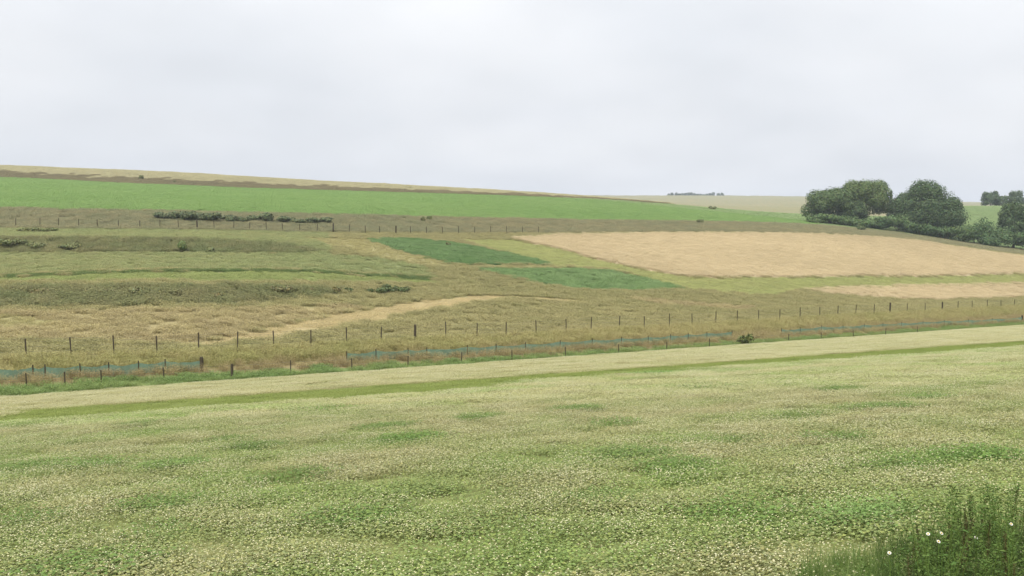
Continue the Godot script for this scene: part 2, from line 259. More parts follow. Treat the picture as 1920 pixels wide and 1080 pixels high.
func broad_patch(n: int, size: float, h0: float, h1: float, l0: float, l1: float, ts: Array) -> ArrayMesh:
	var s := Soup.new()
	for k in n:
		var p := Vector3(rng.randf_range(-0.5, 0.5) * size, rng.randf_range(h0, h1), rng.randf_range(-0.5, 0.5) * size)
		var l := rng.randf_range(l0, l1)
		var a := rng.randf() * TAU
		var f := Vector3(cos(a), rng.randf_range(-0.4, 0.7), sin(a)).normalized()
		var sd := f.cross(Vector3(rng.randf_range(-0.4, 0.4), 1, rng.randf_range(-0.4, 0.4))).normalized() * l * 0.36
		var col: Color = ts[rng.randi() % ts.size()]
		s.quad(p, p + f * l * 0.55 + sd, p + f * l, p + f * l * 0.55 - sd, col)
	return s.mesh()

func canopy(s: Soup, n: int, size: float, h0: float, h1: float, l0: float, l1: float, wide: float, rise: float, ts: Array) -> void:
	# leaves or ears that lie over, each bent once
	for k in n:
		var p := Vector3(rng.randf_range(-0.5, 0.5) * size, rng.randf_range(h0, h1), rng.randf_range(-0.5, 0.5) * size)
		var l := rng.randf_range(l0, l1)
		var a := rng.randf() * TAU
		var f := Vector3(cos(a), rng.randf_range(-rise * 0.3, rise), sin(a)).normalized()
		var g := Vector3(f.x, f.y - 0.5, f.z).normalized()
		var sd := Vector3(-sin(a), rng.randf_range(-0.35, 0.35), cos(a)) * l * wide
		var col: Color = ts[rng.randi() % ts.size()]
		var m := p + f * l * 0.5
		s.tri(p, m + sd, m - sd, col)
		s.tri(m - sd, m + sd, m + g * l * 0.5, col)

func tints(v: float, n := 6) -> Array:
	var a := []
	for k in n:
		var b := rng.randf_range(1.0 - v, 1.0 + v)
		a.append(Color(b * rng.randf_range(0.93, 1.07), b, b * rng.randf_range(0.88, 1.12)))
	return a

# scattered copies, gathered by kind
class Sown:
	var b := PackedFloat32Array()
var scatter := {}
func put(kind: String, p: Vector3, gx: float, gz: float, scale: float, col: Color) -> void:
	if not scatter.has(kind):
		scatter[kind] = Sown.new()
	var a := rng.randf() * TAU
	var c := cos(a) * scale
	var s := sin(a) * scale
	var hy := scale * (rng.randf_range(0.95, 1.05) if kind in ["barley", "crop", "dark"] else rng.randf_range(0.88, 1.12))
	var w: Sown = scatter[kind]
	w.b.append_array(PackedFloat32Array([c, 0.0, -s, p.x, gx * c + gz * s, hy, -gx * s + gz * c, p.y, s, 0.0, c, p.z, col.r, col.g, col.b, 1.0]))

func plant_stuff(kind: String, called: String, mesh: Mesh, mat: Material, label: String, category: String) -> void:
	if not scatter.has(kind):
		return
	var b: PackedFloat32Array = scatter[kind].b
	var mm := MultiMesh.new()
	mm.transform_format = MultiMesh.TRANSFORM_3D
	mm.use_colors = true
	mm.mesh = mesh
	mm.instance_count = b.size() / 16
	mm.buffer = b
	var o := MultiMeshInstance3D.new()
	o.name = numbered(called)
	o.multimesh = mm
	o.material_override = mat
	add_child(o)
	tag(o, label, category, "", "stuff")

# ---------------------------------------------------------------- fields
# zone: name, two seen colours, species, plants per square metre, scale, label, category
var Z := [
	["clover_field", [142, 150, 90], [160, 160, 104], "meadow", 0.0, 1.0, "pale flowering clover field sloping down to the valley fence", "field"],
	["grass_path", [130, 144, 76], [140, 150, 84], "short", 11.0, 1.0, "olive mown strip running across the pale clover field", "path"],
	["verge_ground", [122, 144, 84], [136, 148, 88], "verge", 7.0, 1.0, "green verge of lush grass along the foot of the clover field", "verge"],
	["margin_ground", [160, 144, 104], [166, 154, 108], "rough", 6.0, 0.72, "rusty strip of dried weeds behind the green verge", "verge"],
	["strip_ground", [156, 152, 96], [172, 160, 110], "rough", 5.5, 1.0, "strip of yellow-green long grass between netting and wire fence", "grassland"],
	["pasture_field", [154, 150, 102], [170, 162, 114], "rough_wide", 2.6, 0.75, "rough green and straw pasture rising behind the wire fence", "pasture"],
	["dry_field", [172, 158, 116], [180, 168, 122], "rough_wide", 2.6, 0.7, "brown dry grass below the scrubby bank", "grassland"],
	["dirt_path", [198, 180, 136], [190, 174, 128], "stubble", 2.4, 1.0, "pale worn track climbing the slope behind the wire fence", "path"],
	["bank_hill", [120, 128, 84], [142, 138, 96], "rough_wide", 2.6, 1.0, "dark weedy terrace bank", "bank"],
	["green_strip_field", [142, 152, 92], [150, 156, 98], "short_wide", 2.4, 1.0, "narrow light green strip above the lower weedy bank", "pasture"],
	["weed_strip_field", [100, 120, 68], [114, 128, 76], "rough_wide", 4.0, 0.6, "thin dark line of weeds along the terrace edge", "grassland"],
	["terrace_field", [150, 158, 106], [160, 160, 110], "rough_wide", 2.6, 0.6, "flat green grass terrace between two weedy banks", "pasture"],
	["crop_field", [124, 152, 84], [134, 158, 92], "crop", 0.75, 1.0, "long bright green crop field below the hilltop", "field"],
	["barley_field", [206, 190, 156], [190, 174, 140], "barley", 5.0, 0.62, "broad field of ripe pinkish tan barley beside the trees", "field"],
	["dark_crop_field", [98, 126, 72], [116, 140, 88], "dark", 2.4, 1.0, "dark green pointed crop plot above the pale dividing line", "field"],
	["crop_plot_field", [112, 138, 82], [128, 150, 96], "dark", 2.4, 0.9, "lighter green crop plot below the pale dividing line", "field"],
	["mown_field", [160, 164, 104], [168, 168, 110], "short_wide", 2.2, 1.0, "olive mown grass between dark crop plots and tan barley", "field"],
	["straw_field", [176, 168, 118], [170, 162, 112], "rough_wide", 2.4, 0.45, "pale straw strip along the dark crop plots", "field"],
	["upper_margin_field", [144, 144, 108], [158, 150, 112], "rough_wide", 2.0, 1.0, "rough brownish margin under the bright green field", "grassland"],
	["hilltop_field", [182, 174, 134], [174, 168, 128], "hill", 0.4, 1.0, "straw coloured bare hilltop above the bright green field", "hill"],
	["hill_margin_field", [130, 122, 90], [146, 136, 102], "rough_wide", 1.4, 1.2, "thin brown rough margin between green field and hilltop", "grassland"],
	["far_hill", [158, 150, 114], [146, 146, 110], "", 0.0, 1.0, "faint tan plateau on the horizon", "hill"],
	["green_hill", [136, 158, 102], [146, 162, 108], "hill", 0.35, 1.0, "green pasture hill glimpsed behind the tree belt", "hill"],
]
var zid := {}
var outline := {}

func inside(key: String, x: float, d: float) -> bool:
	return Geometry2D.is_point_in_polygon(Vector2(x, d), outline[key])

var LOW := 0
func zone_of(x: float, d: float, band: int, f: float) -> int:
	# band: between which two survey rows; f: how far between them
	var t := x / d
	match band:
		0:
			if f < lerpf(0.30, 0.13, clampf((t + 0.565) / 0.6, 0.0, 1.0)) + 0.12 * n1.get_noise_2d(x * 3.0, d * 3.0):
				return zid.verge_ground
			if f < 0.48 + 0.15 * n1.get_noise_2d(x * 3.0 + 20.0, d * 3.0):
				return zid.margin_ground
			return zid.strip_ground
		1, 2, 3, 4, 5:
			for e in [["track", "dirt_path"], ["redstrip", "dry_field"], ["tan_left", "straw_field"], ["dry", "dry_field"], ["bank1", "bank_hill"], ["line1", "weed_strip_field"], ["light1", "green_strip_field"], ["dark_crop", "dark_crop_field"], ["dark_crop_lower", "crop_plot_field"], ["pale_line", "straw_field"], ["barley", "barley_field"], ["barley_lower", "barley_field"], ["mown", "mown_field"], ["tan_strip", "straw_field"], ["bank2", "bank_hill"], ["terr_a", "terrace_field"]]:
				if inside(e[0], x, d):
					return zid[e[1]]
			if band >= 4 and t < -0.2:
				return zid.terrace_field
			return zid.pasture_field
		6:
			if inside("barley", x, d):
				return zid.barley_field
			return zid.upper_margin_field
		7:
			return zid.crop_field if t < 0.335 - 0.3 * f * f else zid.green_hill
		8:
			if t > 0.17:
				return zid.far_hill if t < 0.42 else zid.green_hill
			return zid.hill_margin_field if f < 0.3 + 0.22 * n1.get_noise_2d(x * 0.8, d * 0.2) else zid.hilltop_field
		_:
			return zid.far_hill

func build_land() -> void:
	for k in Z.size():
		zid[Z[k][0]] = k
	for k in OUTLINE:
		var p := PackedVector2Array()
		var a: Array = OUTLINE[k]
		for i in range(0, a.size(), 2):
			p.append(Vector2(a[i], a[i + 1]))
		outline[k] = p
	var per_band := [36, 54, 24, 36, 28, 22, 24, 34, 18, 8, 14, 3, 2]
	var near_rows := 84
	var ts := PackedFloat64Array()
	var wings := [0.73, 0.75, 0.77, 0.79, 0.81, 0.83, 0.85, 0.875, 0.9, 0.93, 0.96, 1.0, 1.05, 1.1, 1.2, 1.3, 1.45, 1.6, 1.8, 2.1, 2.6, 4.0]
	for k in wings.size():
		ts.append(-wings[wings.size() - 1 - k])
	var fine := 1200
	for k in fine + 1:
		ts.append(lerpf(-0.71, 0.71, float(k) / fine))
	for t in wings:
		ts.append(t)
	var nc := ts.size()
	var total := near_rows
	for b in per_band:
		total += b
	total += 1
	var pos := PackedVector3Array()
	pos.resize(nc * total)
	var band_of := PackedInt32Array()
	var frac := PackedFloat32Array()
	for r in near_rows:
		band_of.append(-1); frac.append(float(r) / near_rows)
	for b in per_band.size():
		for r in per_band[b]:
			band_of.append(b); frac.append((r + 0.5) / per_band[b])
	for j in nc:
		var t := ts[j]
		column(t)
		var r := 0
		for k in near_rows:
			# closer rows near the eye
			var q := float(k) / near_rows
			var d := 1.0 / lerpf(1.0 / 2.2, 1.0 / _cd[0], pow(q, 0.8))
			pos[r * nc + j] = Vector3(t * d, -(NEAR_B + NEAR_C * t) * d, -d)
			r += 1
		for b in per_band.size():
			for k in per_band[b]:
				var d := lerpf(_cd[b], _cd[b + 1], float(k) / per_band[b])
				pos[r * nc + j] = Vector3(t * d, on_column(t, d), -d)
				r += 1
		pos[r * nc + j] = Vector3(t * _cd[_cd.size() - 1], _ch[_ch.size() - 1], -_cd[_cd.size() - 1])
	# sort the cells into fields, and sow them
	var cells := []
	for k in Z.size():
		cells.append(PackedInt32Array())
	var ca := []
	var cb := []
	for z in Z:
		ca.append(lin(z[1][0], z[1][1], z[1][2]))
		cb.append(lin(z[2][0], z[2][1], z[2][2]))
	for r in total - 1:
		var band := band_of[r]
		for j in nc - 1:
			var i := r * nc + j
			var p := (pos[i] + pos[i + nc + 1]) * 0.5
			var d := -p.z
			var zi := 0
			if band < 0:
				var along := d - 29.4 - 0.578 * p.x
				zi = 1 if absf(along + 0.25 * n1.get_noise_2d(p.x * 2.0, d * 2.0)) < 2.3 + 0.02 * maxf(p.x + 12.0, 0.0) else 0
			else:
				var w := 0.006 * d + 0.1
				zi = zone_of(p.x + w * n1.get_noise_2d(p.x * 3.0, d * 3.0), d + 2.0 * w * n1.get_noise_2d(p.x * 3.0 + 50.0, d * 3.0), band, frac[r])
			cells[zi].append(i)
			if absf(p.x) > minf(0.72 * d + 5.0, 0.88 * d + 1.6) or d < 3.0:
				continue
			var e1 := pos[i + 1] - pos[i]
			var e2 := pos[i + nc] - pos[i]
			var cr := e1.cross(e2)
			var area := absf(cr.y)
			if area < 1e-9:
				continue
			var gx := -cr.x / cr.y
			var gz := -cr.z / cr.y
			if zi == 0:
				sow_meadow(pos[i], e1, e2, area, gx, gz)
				continue
			var kind: String = Z[zi][3]
			if kind == "" or d > 700.0:
				continue
			var n: float = area * Z[zi][4]
			var count := int(n) + (1 if rng.randf() < n - int(n) else 0)
			for q in count:
				var at := pos[i] + e1 * rng.randf() + e2 * rng.randf()
				var m := clampf(0.5 + 0.75 * n1.get_noise_2d(at.x * 1.6, at.z * 1.6) + 0.5 * n3.get_noise_2d(at.x * 0.35, at.z * 0.5) + rng.randf_range(-0.25, 0.25), 0.0, 1.0)
				var col: Color = ca[zi].lerp(cb[zi], m)
				var g := rng.randf_range(0.94, 1.06) if kind in ["barley", "crop", "hill"] else rng.randf_range(0.86, 1.14)
				put(kind, at, gx, gz, Z[zi][5] * (rng.randf_range(0.95, 1.05) if kind in ["barley", "crop", "dark"] else rng.randf_range(0.85, 1.15)), Color(col.r * g, col.g * g, col.b * g))
	var ground_mat := leafy(0.95, 0.0)
	for k in Z.size():
		var list: PackedInt32Array = cells[k]
		if list.is_empty():
			continue
		var remap := PackedInt32Array()
		remap.resize(nc * total)
		remap.fill(-1)
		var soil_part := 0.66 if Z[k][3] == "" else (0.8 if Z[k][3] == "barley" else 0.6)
		var v := PackedVector3Array()
		var c := PackedColorArray()
		var n := PackedVector3Array()
		var ix := PackedInt32Array()
		for i in list:
			var q := [i, i + 1, i + nc + 1, i + nc]
			for s in 4:
				var g: int = q[s]
				if remap[g] < 0:
					remap[g] = v.size()
					var p := pos[g]
					v.append(p)
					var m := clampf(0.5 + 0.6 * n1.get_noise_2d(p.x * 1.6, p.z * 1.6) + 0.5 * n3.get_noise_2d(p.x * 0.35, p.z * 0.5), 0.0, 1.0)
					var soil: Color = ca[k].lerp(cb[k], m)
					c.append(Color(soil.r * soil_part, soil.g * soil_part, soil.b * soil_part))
					var jx := g % nc
					var rr := g / nc
					var x0 := pos[g - 1] if jx > 0 else p
					var x1 := pos[g + 1] if jx < nc - 1 else p
					var y0 := pos[g - nc] if rr > 0 else p
					var y1 := pos[g + nc] if rr < total - 1 else p
					var nn := (x1 - x0).cross(y1 - y0).normalized()
					n.append(nn if nn.y > 0.0 else -nn)
			var a := remap[q[0]]; var b := remap[q[1]]; var e := remap[q[2]]; var f := remap[q[3]]
			ix.append_array(PackedInt32Array([a, f, b, b, f, e]))
		var arr := []
		arr.resize(Mesh.ARRAY_MAX)
		arr[Mesh.ARRAY_VERTEX] = v
		arr[Mesh.ARRAY_NORMAL] = n
		arr[Mesh.ARRAY_COLOR] = c
		arr[Mesh.ARRAY_INDEX] = ix
		var mesh := ArrayMesh.new()
		mesh.add_surface_from_arrays(Mesh.PRIMITIVE_TRIANGLES, arr)
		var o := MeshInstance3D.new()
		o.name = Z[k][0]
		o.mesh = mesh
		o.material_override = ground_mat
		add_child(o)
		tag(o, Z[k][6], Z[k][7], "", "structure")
	# the rest of the near slope, beside and behind the camera
	var st := Soup.new()
	for gx in 12:
		for gz in 10:
			var q := []
			for s in [[0, 0], [0, 1], [1, 1], [1, 0]]:
				var x: float = -150.0 + 25.0 * (gx + s[0])
				var d: float = -100.0 + 16.0 * (gz + s[1])
				q.append(Vector3(x, -(NEAR_B * maxf(d, -40.0) + NEAR_C * x) - 0.12, -d))
			st.quad(q[0], q[1], q[2], q[3], lin(150, 154, 92) * 0.7)
	var base := MeshInstance3D.new()
	base.name = "ground"
	base.mesh = st.mesh()
	base.material_override = ground_mat
	add_child(base)
	tag(base, "plain grass slope continuing beside and behind the clover field", "ground", "", "structure")

var tuft_at := PackedVector2Array()
func sow_meadow(p: Vector3, e1: Vector3, e2: Vector3, area: float, gx: float, gz: float) -> void:
	var near := p.z > -18.0
	var n := area * (15.0 if near else 3.4)
	var count := int(n) + (1 if rng.randf() < n - int(n) else 0)
	for q in count:
		var at := p + e1 * rng.randf() + e2 * rng.randf()
		var d := -at.z
		var across := d - 29.4 - 0.578 * at.x
		var along := at.x + 0.578 * d
		# swathes along the working direction, and blotches
		var green := 0.5 + 0.6 * n1.get_noise_2d(at.x * 2.6, d * 2.2) + 0.45 * n3.get_noise_2d(at.x * 0.6, d * 0.9) + 0.45 * n1.get_noise_2d(along * 0.6, across * 3.2)
		if across > 0.0:
			green -= 0.4
		if absf(across + 6.5) < 0.9:
			green -= 0.4
		var lush := 0.0
		for tp in tuft_at:
			var e := Vector2((at.x - tp.x) / (0.022 * tp.y + 0.14), (d - tp.y) / (0.026 * tp.y + 0.12))
			if e.x * e.x + e.y * e.y < 4.0:
				lush = maxf(lush, 1.0 - e.length() + 0.6 * n1.get_noise_2d(at.x * 9.0, d * 9.0))
		green = clampf(green, 0.0, 1.0)
		var col := lin(176, 172, 124).lerp(lin(146, 166, 96), green)
		if across > 0.0:
			col = col.lerp(lin(172, 160, 118), 0.4)
		if lush > 0.1:
			col = col.lerp(lin(118, 150, 78), clampf(lush * 1.6, 0.0, 0.85))
		var g := rng.randf_range(0.86, 1.14)
		put("meadow" if near else "meadow_far", at, gx, gz, rng.randf_range(0.8, 1.2) * (1.0 + 0.4 * maxf(lush, 0.0)) * (1.0 if d < 25.0 else 0.85), Color(col.r * g, col.g * g, col.b * g))
		if rng.randf() < (0.95 - 0.4 * green) * (1.0 - clampf(lush * 2.0, 0.0, 0.9)):
			var hc := lin(204, 199, 164).lerp(lin(184, 179, 134), rng.randf())
			put("heads" if near else "heads_far", at, gx, gz, rng.randf_range(0.9, 1.1), hc)

# ---------------------------------------------------------------- trees and bushes
func crown_mesh(lobes: Array, count: int, leaf: float, base: Color, vary: float) -> ArrayMesh:
	# lobes: [centre, radii]; leaf-sized faces through the outer part of every lobe, knotted into clumps
	var s := Soup.new()
	var weights := []
	var sum := 0.0
	for l in lobes:
		sum += l[1].x * l[1].y + l[1].x * l[1].z
		weights.append(sum)
	for k in count:
		var w := rng.randf() * sum
		var li := 0
		while weights[li] < w:
			li += 1
		var c: Vector3 = lobes[li][0]
		var r: Vector3 = lobes[li][1]
		var dir := Vector3(rng.randfn(), rng.randfn(), rng.randfn()).normalized()
		var big := n2.get_noise_3dv((c + dir * r) * (14.0 / maxf(r.x, 0.3)))
		var rad := 0.86 + 0.34 * big - 0.30 * pow(rng.randf(), 2.0)
		var p := c + dir * r * rad
		if p.y < 0.02:
			p.y = 0.02 + 0.1 * rng.randf()
		var out := (dir / r).normalized()
		var nrm := (out + Vector3(rng.randfn(), rng.randfn() + 0.5, rng.randfn()) * 0.38).normalized()
		var u := nrm.cross(Vector3(rng.randfn(), rng.randfn(), rng.randfn())).normalized()
		var v := nrm.cross(u)
		var q := leaf * rng.randf_range(0.6, 1.3)
		var b := rng.randf_range(1.0 - vary, 1.0 + vary)
		var col := Color(base.r * b * rng.randf_range(0.85, 1.2), base.g * b, base.b * b * rng.randf_range(0.8, 1.15))
		s.tri(p - u * q * 0.5 - v * q * 0.2, p + v * q * 0.6, p + u * q * 0.5 - v * q * 0.25, col)
		s.tri(p - u * q * 0.4 - v * q * 0.1, p + u * q * 0.45 - v * q * 0.2, p - v * q * 0.65 + nrm * q * 0.15, col)
	return s.mesh()

func trunk_mesh(h: float, r: float, spread: float) -> ArrayMesh:
	var s := Soup.new()
	var bark := lin(92, 84, 70)
	var p := Vector3(0, -0.3, 0)
	for k in 4:
		var q := Vector3(rng.randf_range(-0.06, 0.06) * h, h * (k + 1) / 4.0, rng.randf_range(-0.06, 0.06) * h)
		s.tube(p, q, r * (1.0 - 0.2 * k), r * (0.8 - 0.2 * k), 8, bark)
		if k > 0:
			for j in 3:
				var a := rng.randf() * TAU
				var e := q + Vector3(cos(a) * spread, h * 0.18, sin(a) * spread) * rng.randf_range(0.6, 1.0)
				s.tube(q, e, r * (0.55 - 0.12 * k), r * 0.1, 5, bark)
		p = q
	return s.mesh()

func dome_lobes(w: float, h: float, n: int, low := 0.22) -> Array:
	# one rounded crown: a core and billows round and over it
	var a := [[Vector3(0, h * (0.5 + low * 0.4), 0), Vector3(w * 0.40, h * (0.46 - low * 0.3), w * 0.38)]]
	for k in n:
		var e := rng.randf() * TAU
		var up := rng.randf()
		var rr := w * (0.35 - 0.15 * up * up)
		var q := w * rng.randf_range(0.13, 0.20)
		a.append([Vector3(cos(e) * rr, h * (low + 0.14 + (0.70 - low) * up), sin(e) * rr), Vector3(q, q * 0.85, q)])
	return a

func tree(x: float, d: float, w: float, h: float, leaves: int, leaf: float, base: Color, label: String, low := 0.22, group := "", called := "broadleaf_tree") -> Node3D:
	var t := thing(called, ground(x, d), label, "tree", group)
	part("trunk", trunk_mesh(h * 0.7, w * 0.03 + 0.05, w * 0.22), M.leaf, t)
	part("crown", crown_mesh(dome_lobes(w, h, 26, low), int(leaves * 1.35), leaf * 0.84, base, 0.10), M.leaf, t)
	return t

func bush_mesh(w: float, h: float, leaves: int, leaf: float, base: Color) -> ArrayMesh:
	var lobes := []
	for k in 7:
		var q := rng.randf_range(0.22, 0.34)
		lobes.append([Vector3(rng.randf_range(-0.34, 0.34) * w, h * rng.randf_range(0.3, 0.72), rng.randf_range(-0.3, 0.3) * w), Vector3(w * q, h * q * 1.1, w * q)])
	return crown_mesh(lobes, leaves, leaf, base, 0.25)

func bush(x: float, d: float, w: float, h: float, leaves: int, leaf: float, base: Color, label: String, group := "") -> Node3D:
	var t := thing("bush", ground(x, d), label, "bush", group)
	var s := Soup.new()
	for k in 4:
		var a := rng.randf() * TAU
		s.tube(Vector3(0, -0.1, 0), Vector3(cos(a) * w * 0.2, h * 0.5, sin(a) * w * 0.2), 0.05, 0.02, 5, lin(96, 84, 66))
	part("stem", s.mesh(), M.leaf, t)
	part("foliage", bush_mesh(w, h, leaves, leaf, base), M.leaf, t)
	return t

func build_trees() -> void:
	var dark := lin(80, 98, 66)
	var mid := lin(90, 108, 70)
	var px := 1.0 / 1700.0
	tree(88.0, 252.0, 16.0, 10.2, 18000, 0.42, mid, "low round-topped tree at the barley end of the tree belt", 0.1)
	tree(100.0, 258.0, 16.5, 14.0, 20000, 0.42, mid.lerp(lin(104, 120, 74), 0.5), "tall lighter green tree beside the small pointed conifer", 0.15)
	tree(93.0, 250.0, 9.0, 7.4, 5000, 0.42, dark, "dark lower tree between two round-topped trees", 0.08)
	tree(114.0, 250.0, 20.0, 15.2, 26000, 0.42, dark, "largest broad domed tree standing in the tree belt", 0.12)
	tree(131.5, 238.0, 9.0, 13.4, 7000, 0.4, dark, "upright dark tree at the low end of the tree belt", 0.15)
	tree(137.0, 236.0, 8.0, 12.0, 5000, 0.4, mid, "green tree next to the upright dark tree", 0.12)
	# the pointed conifer
	var c := thing("conifer_tree", ground(113.2, 272.0), "small pointed conifer in the gap between the domed trees", "tree")
	part("trunk", trunk_mesh(8.0, 0.2, 0.5), M.leaf, c)
	var lobes := []
	for k in 9:
		lobes.append([Vector3(0, 1.5 + k * 1.05, 0), Vector3(1.7 - 0.17 * k, 0.9, 1.7 - 0.17 * k)])
	part("crown", crown_mesh(lobes, 2600, 0.35, lin(84, 96, 76), 0.2), M.leaf, c)
	# bushes along the foot of the belt
	for e in [[84.0, 247.0, 6, 3.0], [89.5, 246.0, 7, 3.2], [95.0, 245.0, 7, 3.4], [100.0, 246.0, 7, 4.2], [104.0, 245.0, 8, 5.0], [109.0, 243.0, 7, 4.0], [114.0, 240.0, 8, 4.0], [119.0, 238.0, 8, 5.0], [122.5, 240.0, 8, 6.8], [126.0, 237.0, 8, 6.4], [128.5, 234.0, 7, 5.0], [133.5, 231.0, 8, 5.6], [123.0, 233.0, 6, 4.2], [139.0, 229.0, 8, 6.0], [117.0, 246.0, 7, 5.5]]:
		var k := rng.randf()
		bush(e[0], e[1], e[2] * 1.15, e[3], 2600, 0.36, lin(80, 102, 66).lerp(lin(98, 118, 76), k), "leafy bush in the undergrowth at the foot of the tree belt", "bushes under the tree belt")
	# trees on the green hill behind
	tree(226.0, 430.0, 9.6, 7.6, 2600, 0.6, dark, "round dark tree alone on the green hill behind the belt", 0.0)
	tree(232.5, 432.0, 7.0, 5.4, 1500, 0.6, mid, "smaller green tree beside the round dark hill tree", 0.0)
	tree(238.0, 430.0, 8.5, 8.4, 2200, 0.6, dark, "taller dark tree at the end of the hill tree row", 0.0)
	# a clump on the horizon
	for u in [1253, 1259, 1267, 1273, 1279, 1284, 1290, 1295, 1301, 1307, 1313, 1318, 1324, 1330, 1336, 1346, 1353]:
		var d := 1490.0 + rng.randf_range(-20, 20)
		var w := rng.randf_range(5.5, 8.0)
		tree((u - 960) * px * d * 0.9985, d, w, rng.randf_range(5.0, 8.0), 260, 1.2, dark, "tiny dark tree in the clump on the horizon plateau", 0.05, "horizon tree clump", "distant_tree")

func build_bushes() -> void:
	var n: int = BUSHES.size() / 4
	for k in n:
		var x: float = BUSHES[k * 4]
		var d: float = BUSHES[k * 4 + 1]
		var w: float = BUSHES[k * 4 + 2] * 1.25
		var h: float = BUSHES[k * 4 + 3] * 1.1
		var label := "low dark scrub bush on the weedy lower terrace bank"
		var group := "scrub on the lower bank"
		var c := lin(112, 118, 80)
		if k < 13:
			label = "dark thorn bush in the scrub row under the bright green field"; group = "scrub row under the green field"
			c = lin(102, 112, 82)
		elif k == 13:
			label = "upright green bush alone on the upper terrace bank"; group = ""; c = lin(108, 122, 76)
		elif k == 14:
			label = "low squat bush on the upper terrace bank near the upright bush"; group = ""
		elif k < 20:
			label = "dark round bush in the short row at the end of the lower bank"; group = "bush row at the bank end"
			c = lin(96, 108, 72)
		elif k < 30:
			c = lin(124, 126, 88).lerp(lin(132, 116, 84), rng.randf() * 0.6)
		elif k == 30:
			label = "dark rounded bush on the verge beside the clover field"; group = ""; c = lin(92, 102, 60)
		elif k == 31:
			label = "lone bush inside the bright green field"; group = ""
		elif k == 32:
			label = "lone bush on the lower edge of the bright green field"; group = ""
		elif k == 33:
			label = "small dark bush on the margin between barley and trees"; group = ""; c = lin(92, 104, 70)
		else:
			label = "small weedy bush on the rough upper slope"; group = "weedy bushes on the upper slope"
			c = lin(116, 122, 82)
		bush(x, d, w, h, clampi(int(w * h * 420.0), 260, 1400), clampf(d * 0.0018, 0.09, 0.3), c, label, group)

# ---------------------------------------------------------------- fences
func strand(a: Vector3, b: Vector3, r: float) -> Soup:
	var s := Soup.new()
	s.tube(a, b, r, r, 4, Color(1, 1, 1))
	return s

func post_mesh(h: float, r: float, square := false) -> ArrayMesh:
	var s := Soup.new()
	var w := lin(74, 68, 54)
	var sides := 4 if square else 8
	s.tube(Vector3(0, -0.25, 0), Vector3(0.01, h - r * 0.6, 0.005), r * 1.04, r, sides, w)
	s.tube(Vector3(0.01, h - r * 0.6, 0.005), Vector3(0.012, h, 0.006), r, r * 0.72, sides, w)
	return s.mesh()

func wire_fence(called: String, flat: Array, h: float, r: float, heavy: Array, wires: Array, label: String) -> void:
	var n: int = flat.size() / 2
	var a := []
	for k in n:
		a.append(ground(flat[k * 2], flat[k * 2 + 1]))
	var t := thing(called, a[0], label, "fence")
	var mesh := post_mesh(h, r)
	var thick := post_mesh(h * 1.06, r * 2.3)
	for k in n:
		var o := part("strainer_post" if k in heavy else "post", thick if k in heavy else mesh, M.wood, t, a[k] - a[0])
		o.rotation = Vector3(rng.randf_range(-0.05, 0.05), rng.randf() * TAU, rng.randf_range(-0.05, 0.05))
		o.scale = Vector3(1, rng.randf_range(0.94, 1.05), 1)
	for y in wires:
		var s := Soup.new()
		for k in n - 1:
			var p: Vector3 = a[k] - a[0] + Vector3.UP * y
			var q: Vector3 = a[k + 1] - a[0] + Vector3.UP * y
			var m := (p + q) * 0.5 - Vector3.UP * 0.015
			s.tube(p, m, 0.004, 0.004, 3, Color(1, 1, 1))
			s.tube(m, q, 0.004, 0.004, 3, Color(1, 1, 1))
		part("wire", s.mesh(), M.wire, t)

func netting_fence(flat: Array, h: float, heavy: Array, label: String) -> void:
	var n: int = flat.size() / 2
	var a := []
	for k in n:
		a.append(ground(flat[k * 2], flat[k * 2 + 1]))
	var t := thing("netting_fence", a[0], label, "fence")
	var mesh := post_mesh(h + 0.12, 0.03, true)
	var thick := post_mesh(h + 0.2, 0.09)
	for k in n:
		part("strainer_post" if k in heavy else "post", thick if k in heavy else mesh, M.wood, t, a[k] - a[0])
	for k in n - 1:
		# one length of netting from post to post, sagging and puckered
		var s := Soup.new()
		var p: Vector3 = a[k] - a[0]
		var q: Vector3 = a[k + 1] - a[0]
		var side := (q - p).cross(Vector3.UP).normalized()
		var cols := 14
		var grid := []
		for i in cols + 1:
			var f := float(i) / cols
			var line := []
			var sag := 0.09 * sin(PI * f) * rng.randf_range(0.7, 1.2)
			for j in 5:
				var g := float(j) / 4
				var b := side * (0.012 * sin(i * 1.7 + j * 0.9) + 0.05 * sin(f * PI) * g)
				line.append(p.lerp(q, f) + Vector3.UP * (g * (h - sag) + 0.01) + b)
			grid.append(line)
		for i in cols:
			for j in 4:
				s.quad(grid[i][j], grid[i][j + 1], grid[i + 1][j + 1], grid[i + 1][j], Color(1, 1, 1))
		part("netting", s.mesh(), M.net, t)
		for i in int((q - p).length() * 2.6):
			var f := rng.randf()
			var g: Vector3 = p.lerp(q, f) + a[0] + Vector3(rng.randf_range(-0.2, 0.2), 0, rng.randf_range(0.15, 0.7))
			put("rough", ground(g.x, -g.z), 0.0, 0.0, rng.randf_range(0.5, 0.95), lin(150, 146, 96).lerp(lin(168, 150, 108), rng.randf()))

